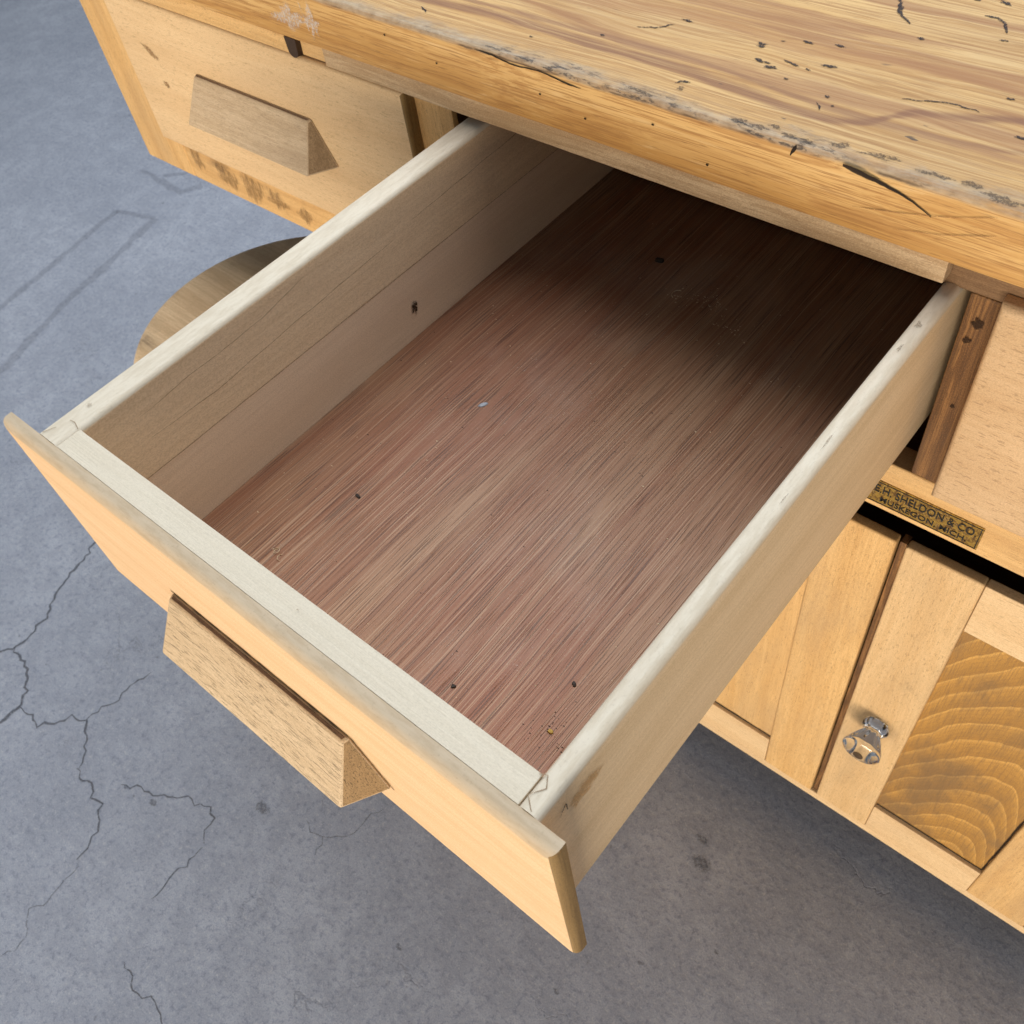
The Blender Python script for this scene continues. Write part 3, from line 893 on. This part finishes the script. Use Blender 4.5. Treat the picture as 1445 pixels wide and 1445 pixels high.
# --- drawers
def drawer_front(lo, hi, parent, mat, r=0.0065, end=None):
    """lipped front with rounded face edges"""
    lo, hi = Vector(lo), Vector(hi)
    c, s = (lo + hi) / 2, hi - lo
    bm = bmesh.new()
    bmesh.ops.create_cube(bm, size=1.0)
    bmesh.ops.scale(bm, vec=s, verts=bm.verts)
    front = [e for e in bm.edges if all(v.co.y < 0 for v in e.verts)]
    bmesh.ops.bevel(bm, geom=front, offset=r, segments=6, affect='EDGES', profile=0.55)
    rest = [e for e in bm.edges if all(v.co.y > s.y / 2 - 1e-5 for v in e.verts)]
    bmesh.ops.bevel(bm, geom=rest, offset=0.0002, segments=2, affect='EDGES', profile=0.5)
    bm.normal_update()
    for f in bm.faces:
        if end and abs(f.normal.x) > 0.55:
            f.material_index = 1
    return flat_faces(link('front_panel', bm_mesh(bm, 'front_panel', 40), c, parent, [mat] + ([end] if end else [])))


def handle(cx, y, zt, parent, m_face, m_edge, m_end, k=1.0):
    """wedge pull: narrow at the top, deep at the bottom, ends cut on a slant"""
    zb = zt - 0.041
    v = [(cx - .077 * k, y, zt), (cx + .077 * k, y, zt), (cx + .0755 * k, y - .0050, zt - .0006), (cx - .0755 * k, y - .0050, zt - .0006),
         (cx - .097 * k, y, zb), (cx + .097 * k, y, zb), (cx + .0815 * k, y - .0262, zb), (cx - .0815 * k, y - .0262, zb)]
    f = [(0, 1, 2, 3), (3, 2, 6, 7), (1, 5, 6, 2), (0, 3, 7, 4), (7, 6, 5, 4), (0, 4, 5, 1)]
    return poly_solid('handle', v, f, None, parent, 0.0015, 3, centre=(cx, y - 0.012, zt - 0.02), mats=[m_face, m_edge, m_end], face_mats=[1, 0, 2, 2, 2, 1])


dl = empty('drawer', (-0.24, YS, -0.155), bench)
dl['label'] = 'closed drawer with greyed wedge handle over the knee space'
drawer_front((-0.4440, YS, -0.1560), (-0.0290, YC - 0.0004, 0.0038), dl, beech_pale('X'), 0.0050, maple_end('Z'))
handle(-0.2370, YS, -0.0520, dl, grey_handle('X'), walnut_edge('X'), handle_end('Z'), 1.07)
knot_mat = mark_material('knot', (0.28, 0.16, 0.07), 0.55, 420, 0.36, 0.64)
blob('knot', (-0.3905, YS, -0.0480), 0.013, 0.0035, knot_mat, dl, (0.85, 0, -0.5), (0.5, 0, 0.85), (0, -0.0005, 0), 4, rough=0.8)
blob('knot', (-0.3850, YS, -0.0800), 0.005, 0.004, knot_mat, dl, X, Z, (0, -0.0005, 0), 9, rough=0.8)
blob('knot', (-0.0500, YS, -0.0900), 0.007, 0.005, knot_mat, dl, X, Z, (0, -0.0005, 0), 5, rough=0.8)
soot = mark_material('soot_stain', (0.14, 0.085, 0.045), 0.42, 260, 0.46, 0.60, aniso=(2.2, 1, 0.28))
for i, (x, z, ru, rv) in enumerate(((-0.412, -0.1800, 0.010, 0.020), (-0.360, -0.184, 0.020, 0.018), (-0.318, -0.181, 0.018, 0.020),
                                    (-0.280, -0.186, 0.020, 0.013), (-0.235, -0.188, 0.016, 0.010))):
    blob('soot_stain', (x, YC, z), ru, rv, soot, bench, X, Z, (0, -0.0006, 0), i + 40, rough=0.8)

dr = empty('drawer', (0.64, YS, -0.165), bench)
dr['label'] = 'closed pale drawer beside the dark upright'
drawer_front((0.4305, YS, -0.1645), (0.8560, YC - 0.0004, 0.0038), dr, beech_tan('X'), 0.0065)
handle(0.6450, YS, -0.0520, dr, grey_handle('X'), walnut_edge('X'), handle_end('Z'), 1.07)

# --- the open drawer
do = empty('drawer', (0.21, 0.2, -0.13), bench)
do['label'] = 'pulled-out empty drawer with reddish plywood bottom'
XL0, XL1, XR0, XR1 = 0.0292, 0.0500, 0.3950, 0.4060
BT = -0.0028                     # top of the box
PB, FB = 0.0090, 0.0252          # back of the front panel, inside of the box front
drawer_front((0.0, 0.0, -0.1630), (0.4200, PB, BT - 0.0003), do, maple('X'), 0.0058, maple_end('Z'))
DEPTH = 0.560
SEAM = -0.0650
SIDE_B = -0.1265
sd = board('side', (XL0, PB + 0.0001, SEAM), (XL1, DEPTH, BT), side_edge('Y', (BT - SEAM) / 2), do, top=0.0040)
sl = board('side_board', (XL0, PB + 0.0001, SIDE_B), (XL1 - 0.0002, DEPTH, SEAM - 0.0002), maple_side('Y'), do, 0.0002, 1)
sr = board('side', (XR0, PB + 0.0001, SIDE_B), (XR1, DEPTH, BT + 0.0003), side_edge('Y', (BT + 0.0003 - SIDE_B) / 2), do, top=0.0042)
bf = board('box_front', (XL1 - 0.0002, PB + 0.0001, SIDE_B), (XR0 + 0.0002, FB, BT - 0.0002), maple_side('X'), do, 0.00018, 1)
for o_ in (sd, sl, sr, bf):          # sanded upper edges with cool top light painted in, aged inner faces
    o_.data.materials.append(aged_pinkish('Y') if o_ is sl else aged_maple('Y'))
    o_.data.materials.append(lit_raw_maple('X' if o_ is bf else 'Y'))
    for p_ in o_.data.polygons:
        if p_.normal.z > 0.35 and o_ is bf:
            p_.material_index = 2
        elif p_.normal.x > 0.9 and o_ is not sr:
            p_.material_index = 1
board('box_back', (XL1, DEPTH - 0.018, SIDE_B + 0.01), (XR0, DEPTH, BT - 0.01), maple_side('X'), do, 0.0010, 2)
board('bottom', (XL0 + 0.0015, PB + 0.001, SIDE_B - 0.0040), (XR1 - 0.0012, DEPTH, SIDE_B - 0.0002), lauan_material(), do, 0.0004, 1)
handle(0.2000, 0.0, -0.0790, do, oak_handle('X'), walnut_edge('X'), oak_end('Z'), 1.0)

gap_mat = mark_material('handle_gap_shade', (0.02, 0.012, 0.008), 0.95, 300, 0.0, 0.2)  # dark line painted as the shadow gap around the handle
stroke('handle_gap_shade', [(0.1215, 0, -0.0782), (0.2785, 0, -0.0782), (0.2982, 0, -0.1190)], 0.0011, gap_mat, do, X, Z, (0, -0.0004, 0), 0.1, 0.003, False, wob=0.1)
joint = mark_material('joint_line', (0.30, 0.21, 0.13), 0.7, 400, 0.2, 0.5)
jz = (0, 0, BT + 0.0006)
stroke('joint_line', [(XR0 - 0.0010, FB - 0.0005, 0), (XR0 + 0.0025, FB + 0.0010, 0), (XR0 + 0.0055, FB - 0.0040, 0), (XR0 + 0.0010, FB - 0.0105, 0), (XR0 + 0.0065, PB + 0.0010, 0)], 0.00038, joint, do, X, Y, jz, 0.1, 0.0012, False)
stroke('joint_line', [(XL1 - 0.0005, FB - 0.0005, 0), (XL1 - 0.0070, FB + 0.0012, 0), (XL1 - 0.0110, FB + 0.0005, 0)], 0.00038, joint, do, X, Y, jz, 0.1, 0.0012, False)
stroke('joint_line', [(XL0 + 0.003, PB + 0.002, 0), (XL0 + 0.007, PB + 0.009, 0)], 0.00035, joint, do, X, Y, jz, 0.1, 0.0012, False)
smudge = mark_material('smudge', (0.30, 0.23, 0.16), 0.45, 900, 0.4, 0.6)
for i, (x, y, ru, rv) in enumerate(((0.4000, 0.330, .0010, .0050), (0.4012, 0.250, .0006, .0080), (0.4022, 0.205, .0005, .0040), (0.4000, 0.352, .0022, .0030),
                                    (0.0385, 0.040, .0016, .0022), (0.2500, 0.018, .0008, .0008))):
    blob('smudge', (x, y, 0), ru, rv, smudge, do, X, Y, (0, 0, BT + 0.0009), i + 60, rough=0.8)
knot2 = mark_material('dark_knot', (0.05, 0.028, 0.015), 0.92, 420, 0.40, 0.55)
blob('dark_knot', (XL1, 0.284, -0.0985), 0.0030, 0.0085, knot2, do, Y, (0, 0.25, 0.97), (0.0006, 0, 0), 8, rough=0.9)
hair = mark_material('grain_crack', (0.30, 0.195, 0.115), 0.5, 300, 0.3, 0.6)
for pts in ([(0.060, -0.022), (0.10, -0.020), (0.16, -0.0185), (0.20, -0.012)], [(0.058, -0.040), (0.11, -0.043), (0.19, -0.038), (0.28, -0.034)],
            [(0.30, -0.030), (0.40, -0.027), (0.50, -0.022)]):
    stroke('grain_crack', [(XL1, y, z) for y, z in pts], 0.00035, hair, do, Y, Z, (0.0005, 0, 0), 0.1, 0.004, wob=0.25)
stroke('board_seam', [(XL1, FB + 0.001, SEAM), (XL1, 0.25, SEAM), (XL1, 0.54, SEAM)], 0.0005, hair, do, Y, Z, (0.0004, 0, 0), 0.05, 0.006, False, wob=0.05)
amber = mark_material('amber_stain', (0.46, 0.27, 0.10), 0.45, 200, 0.35, 0.6)
blob('amber_stain', (XR1, 0.036, -0.026), 0.016, 0.007, amber, do, (0, 0.9, 0.3), (0, -0.3, 0.9), (0.0005, 0, 0), 5, rough=0.8)
stroke('pencil_mark', [(XR1, 0.020, -0.022), (XR1, 0.0245, -0.0155), (XR1, 0.0245, -0.024)], 0.0005, ink, do, Y, Z, (0.0008, 0, 0), 0.1, 0.002)


# --- doors
def door(x0, x1, knob_x, label):
    d = empty('door', ((x0 + x1) / 2, YC, -0.742), bench)
    d['label'] = label
    zt, zb, st = -0.2430, -0.7415, 0.0605
    zr0, zr1 = -0.3070, -0.6840
    board('stile', (x0, YC, zb), (x0 + st, YC + 0.0105, zt), beech_smudged('Z') if knob_x else beech('Z'), d, 0.0022, 3)
    board('stile', (x1 - st, YC, zb), (x1, YC + 0.0105, zt), beech('Z'), d, 0.0022, 3)
    board('rail', (x0 + st + 0.0003, YC + 0.0006, zr0), (x1 - st - 0.0003, YC + 0.0100, zt - 0.0004), beech_pale('X'), d, 0.0010)
    board('rail', (x0 + st + 0.0003, YC + 0.0006, zb + 0.0004), (x1 - st - 0.0003, YC + 0.0100, zr1), beech_pale('X'), d, 0.0010)
    return d, (x0 + st, x1 - st, zr1, zr0)


dA, rA = door(0.1790, 0.4178, None, 'panelled door half hidden below the open drawer')
dB, rB = door(0.4252, 0.6640, 0.455, 'panelled door with glass knob and arched grain panel')
board('panel', (rA[0] - 0.004, YC + 0.0055, rA[2] - 0.004), (rA[1] + 0.004, YC + 0.0092, rA[3] + 0.004), beech('Z'), dA, 0.0004, 1)
board('panel', (rB[0] - 0.004, YC + 0.0055, rB[2] - 0.004), (rB[1] + 0.004, YC + 0.0092, rB[3] + 0.004), door_panel_material(), dB, 0.0004, 1)
board('meeting_strip', (0.4192, YC + 0.0045, -0.7410), (0.4249, YC + 0.0140, -0.2450), dark_stile('Z'), bench, 0.0006)
dark_line = mark_material('groove_line', (0.035, 0.022, 0.014), 0.9, 200, 0.15, 0.45)  # thin dark lines along the recessed panel edges
for (x0, x1, z0, z1), d in ((rA, dA), (rB, dB)):
    stroke('groove_line', [(x0 + 0.001, YC + 0.0055, z0 + 0.0014), (x1 - 0.001, YC + 0.0055, z0 + 0.0014)], 0.0022, dark_line, d, X, Z, (0, -0.0005, 0), 0.1, 0.006, False, wob=0.1)
stroke('groove_line', [(rB[1] - 0.0012, YC + 0.0055, rB[2] + 0.002), (rB[1] - 0.0012, YC + 0.0055, rB[3] - 0.002)], 0.0014, dark_line, dB, X, Z, (0, -0.0005, 0), 0.1, 0.006, False, wob=0.1)

# glass knob: fluted skirt, waist and collar
glass = glass_material()


def flutes(a, r, h):
    return 1 + 0.06 * math.cos(10 * a) if 0.011 < h < 0.026 else (1 + 0.05 * math.cos(8 * a) if h < 0.008 else 1.0)


prof = [(0.0085, 0.0), (0.0100, 0.0008), (0.0106, 0.003), (0.0104, 0.0052), (0.0090, 0.0070), (0.0074, 0.0086), (0.0072, 0.0100), (0.0082, 0.0120), (0.0100, 0.0150),
        (0.0120, 0.0190), (0.0142, 0.0235), (0.0156, 0.0262), (0.0160, 0.0280), (0.0150, 0.0296), (0.0120, 0.0312), (0.0075, 0.0322), (0.0042, 0.0325)]
bm = lathe([(r * 1.18, h * 1.18) for r, h in prof], 72, lambda a, r, h: flutes(a, r, h / 1.18))
bmesh.ops.rotate(bm, verts=bm.verts, cent=(0, 0, 0), matrix=Matrix.Rotation(math.radians(90), 3, 'X'))
KX, KZ = 0.4565, -0.5120
knob = link('knob', bm_mesh(bm, 'knob', 50), (KX, YC - 0.0004, KZ), dB, [glass])
knob['label'] = 'clear fluted glass knob'
bm = lathe([(0.0045, 0.0386), (0.0050, 0.0390), (0.0048, 0.0398), (0.0030, 0.0402)], 20)
bmesh.ops.rotate(bm, verts=bm.verts, cent=(0, 0, 0), matrix=Matrix.Rotation(math.radians(90), 3, 'X'))
link('knob_screw', bm_mesh(bm, 'knob_screw', 40), (KX, YC - 0.0004, KZ), dB, [plain('tarnished_screw', (0.22, 0.15, 0.09), 0.4, 0.9)])

# --- maker's plate
def brass_material():
    nt = NT('worn_brass')
    tc = nt.n('ShaderNodeTexCoord')
    o = tc.outputs['Object']
    a = nt.noise(o, 260, 5, 0.7)
    b = nt.noise(o, 900, 3, 0.6)
    c = nt.mix(nt.smooth(a, 0.42, 0.60), (0.50, 0.30, 0.06), (0.14, 0.075, 0.025))
    c = nt.mix(nt.smooth(b, 0.62, 0.72, 0, 0.8), c, (0.75, 0.62, 0.36))
    return nt.finish(c, nt.smooth(a, 0.4, 0.6, 0.28, 0.6), b, 0.5, 0.0006, 0.5, Metallic=0.65)


brass = brass_material()
black_paint = plain('black_paint', (0.015, 0.013, 0.01), 0.5)
plate = board('name_plate', (0.3850, YC - 0.0010, -0.2085), (0.4700, YC - 0.0001, -0.1840), brass, bench, 0.0003, 2)
for lo, hi in (((0.3860, -0.1856), (0.4690, -0.1850)), ((0.3860, -0.2076), (0.4690, -0.2070)), ((0.4682, -0.2069), (0.4689, -0.1857)), ((0.3861, -0.2069), (0.3868, -0.1857))):
    board('border_line', (lo[0], YC - 0.00135, lo[1]), (hi[0], YC - 0.0009, hi[1]), black_paint, plate, 0, 0)


def lettering(text, x0, x1, z, height):
    cu = bpy.data.curves.new('lettering', 'FONT')
    cu.body = text
    cu.size = 0.01
    cu.extrude = 0.0002
    cu.offset = 0.00008
    cu.resolution_u = 3
    tmp = bpy.data.objects.new('tmp', cu)
    col.objects.link(tmp)
    dg = bpy.context.evaluated_depsgraph_get()
    me = bpy.data.meshes.new_from_object(tmp.evaluated_get(dg))
    bpy.data.objects.remove(tmp)
    xs = [v.co.x for v in me.vertices]
    ys = [v.co.y for v in me.vertices]
    sx = (x1 - x0) / (max(xs) - min(xs))
    sy = height / (max(ys) - min(ys))
    mx, my = min(xs), min(ys)
    for v in me.vertices:
        v.co = Vector(((v.co.x - mx) * sx, -v.co.z - 0.0001, (v.co.y - my) * sy))
    me.name = 'lettering'
    me.materials.clear()
    link('lettering', me, (x0, YC - 0.0012, z), plate, [black_paint])


lettering("E.H. SHELDON & CO.", 0.3918, 0.4665, -0.1958, 0.0080)
lettering("MUSKEGON, MICH.", 0.3972, 0.4615, -0.2055, 0.0062)

# ------------------------------------------------------------------ stool under the knee space
SX, SY, SZ, SR = -0.276, 0.347, -0.330, 0.183
stool = empty('stool', (SX, SY, FLOOR_Z))
tag(stool, 'round wooden stool seat tucked below the left drawer', 'stool')
bm = lathe([(SR - 0.02, -0.034), (SR - 0.004, -0.032), (SR, -0.026), (SR, -0.008), (SR - 0.003, -0.002), (SR - 0.010, 0.0), (0.10, -0.001), (0.02, -0.002)], 96)
link('seat', bm_mesh(bm, 'seat', 40), (SX, SY, SZ), stool, [stool_wood('X')])
screw = plain('dark_plug', (0.05, 0.03, 0.02), 0.7)
for dx, dy in ((-0.085, 0.14), (-0.02, 0.155), (0.09, 0.13)):
    bm = lathe([(0.0042, -0.004), (0.0042, 0.0002), (0.002, 0.0006)], 14)
    link('plug', bm_mesh(bm, 'plug', 40), (SX + dx, SY + dy, SZ - 0.0002), stool, [screw])
for k in range(4):
    a = math.pi / 4 + k * math.pi / 2
    top = Vector((SX + 0.10 * math.cos(a), SY + 0.10 * math.sin(a), SZ - 0.03))
    bot = Vector((SX + 0.15 * math.cos(a), SY + 0.15 * math.sin(a), FLOOR_Z))
    ln = (bot - top).length
    bm = lathe([(0.013, 0), (0.0165, ln * 0.3), (0.018, ln * 0.5), (0.015, ln * 0.8), (0.012, ln)], 18)
    bmesh.ops.rotate(bm, verts=bm.verts, cent=(0, 0, 0), matrix=(top - bot).to_track_quat('Z', 'Y').to_matrix())
    link('leg', bm_mesh(bm, 'leg', 40), bot, stool, [stool_wood('Z')])

# ------------------------------------------------------------------ small litter in the drawer
PZ = SIDE_B - 0.0002


def chip(name, x, y, rx, ry, rz, rot, mat, label, cat, seed, group=None, n=9):
    bm = bmesh.new()
    lo_, hi_ = [], []
    for k in range(n):
        a = 2 * math.pi * k / n
        r = 1 + 0.35 * noise.noise(Vector((math.cos(a) * 2, math.sin(a) * 2, seed * 1.9)))
        px, py = rx * r * math.cos(a), ry * r * math.sin(a)
        lo_.append(bm.verts.new((px, py, 0)))
        hi_.append(bm.verts.new((px * 0.8, py * 0.8, rz * (1 + 0.6 * noise.noise(Vector((a, seed, 1)))))))
    bm.faces.new(lo_)
    bm.faces.new(hi_)
    for k in range(n):
        bm.faces.new((lo_[k], lo_[(k + 1) % n], hi_[(k + 1) % n], hi_[k]))
    o = link(name, bm_mesh(bm, name, 0), (x, y, PZ + 0.0001), None, [mat])
    o.rotation_euler[2] = math.radians(rot)
    tag(o, label, cat, group)
    return o


def curl(x, y, r, turns, mat, label, seed, group=None, rise=0.0008):
    rnd = random.Random(seed)
    bm = bmesh.new()
    n = 26
    prev = None
    ph = rnd.random() * 6
    for i in range(n):
        t = i / (n - 1)
        a = ph + t * turns * 2 * math.pi
        rr = r * (0.45 + 0.9 * t)
        p = Vector((rr * math.cos(a), rr * math.sin(a), 0.0003 + rise * (0.5 + 0.5 * math.sin(a * 1.3))))
        d = Vector((math.cos(a), math.sin(a), 0)) * 0.00022
        q = [bm.verts.new(p - d), bm.verts.new(p + d), bm.verts.new(p + Vector((0, 0, 0.0004)))]
        if prev:
            for k in range(3):
                bm.faces.new((prev[k], prev[(k + 1) % 3], q[(k + 1) % 3], q[k]))
        prev = q
    o = link('wood_shaving', bm_mesh(bm, 'wood_shaving', 60), (x, y, PZ + 0.0001), None, [mat])
    tag(o, label, 'wood shaving', group)
    return o


grey_m = plain('grey_flake', (0.32, 0.34, 0.38), 0.5, 0.2)
dark_m = plain('dark_crumb', (0.03, 0.02, 0.015), 0.8)
pale_m = plain('pale_shaving', (0.66, 0.52, 0.34), 0.7)
gold_m = plain('yellow_crumb', (0.42, 0.27, 0.06), 0.7)
chip('paint_flake', 0.1432, 0.2521, 0.0042, 0.0017, 0.0006, 62, grey_m, 'small grey pointed flake lying mid drawer bottom', 'flake', 1)
chip('dark_chip', 0.1269, 0.1369, 0.0030, 0.0014, 0.0010, -10, dark_m, 'black splinter on the reddish plywood near the left side', 'chip', 2)
curl(0.1147, 0.0710, 0.0022, 1.3, pale_m, 'pale curled shaving close to the drawer front at left', 3)
curl(0.1210, 0.0700, 0.0026, 0.6, pale_m, 'thin pale thread beside the curled shaving at front left', 13)
chip('yellow_crumb', 0.3430, 0.0800, 0.0018, 0.0014, 0.0012, 20, gold_m, 'yellowish crumb in the front right corner of the drawer', 'crumb', 4)
chip('dark_crumb', 0.3355, 0.1115, 0.0020, 0.0012, 0.0010, -35, dark_m, 'dark crumb near the right drawer side', 'crumb', 5)
chip('dark_crumb', 0.2790, 0.0680, 0.0017, 0.0013, 0.0010, 30, dark_m, 'dark crumb near the middle of the drawer front', 'crumb', 6)
chip('dark_crumb', 0.1584, 0.4556, 0.0042, 0.0024, 0.0018, 15, dark_m, 'dark crumb far back in the shaded drawer', 'crumb', 7)
curl(0.1950, 0.4300, 0.0050, 0.5, pale_m, 'pale thread far back in the shaded drawer', 8)

# fine dust and crumbs, too many to count
rnd = random.Random(5)
verts, faces = [], []
for i in range(420):
    if i < 90:      # trail of pale dust under the bench edge
        t = rnd.random()
        x, y = 0.190 + 0.075 * t + rnd.gauss(0, 0.004), 0.425 + 0.012 * math.sin(t * 5) + rnd.gauss(0, 0.006)
    elif i < 130:
        x, y = 0.343 + rnd.gauss(0, 0.006), 0.078 + rnd.gauss(0, 0.007)
    else:
        x, y = rnd.uniform(0.056, 0.390), rnd.uniform(0.035, 0.50)
    s = rnd.uniform(0.0002, 0.00055)
    b = len(verts)
    a = rnd.random() * 6.28
    e = rnd.uniform(1, 2.6)
    for k in range(3):
        verts.append((x + s * e * math.cos(a + k * 2.1), y + s * math.sin(a + k * 2.1), PZ + 0.00005))
    verts.append((x, y, PZ + s * 0.9))
    faces += [(b, b + 1, b + 3), (b + 1, b + 2, b + 3), (b + 2, b, b + 3)]
me = bpy.data.meshes.new('dust')
me.from_pydata(verts, [], faces)
me.materials.append(pale_m)
me.materials.append(dark_m)
for p in me.polygons:
    g = p.index // 3
    p.material_index = 1 if (90 <= g < 130 or g % 3 == 0) and g >= 90 else 0
dust = bpy.data.objects.new('dust', me)
col.objects.link(dust)
tag(dust, 'fine pale and dark dust scattered over the drawer bottom', 'dust')
dust['kind'] = 'stuff'
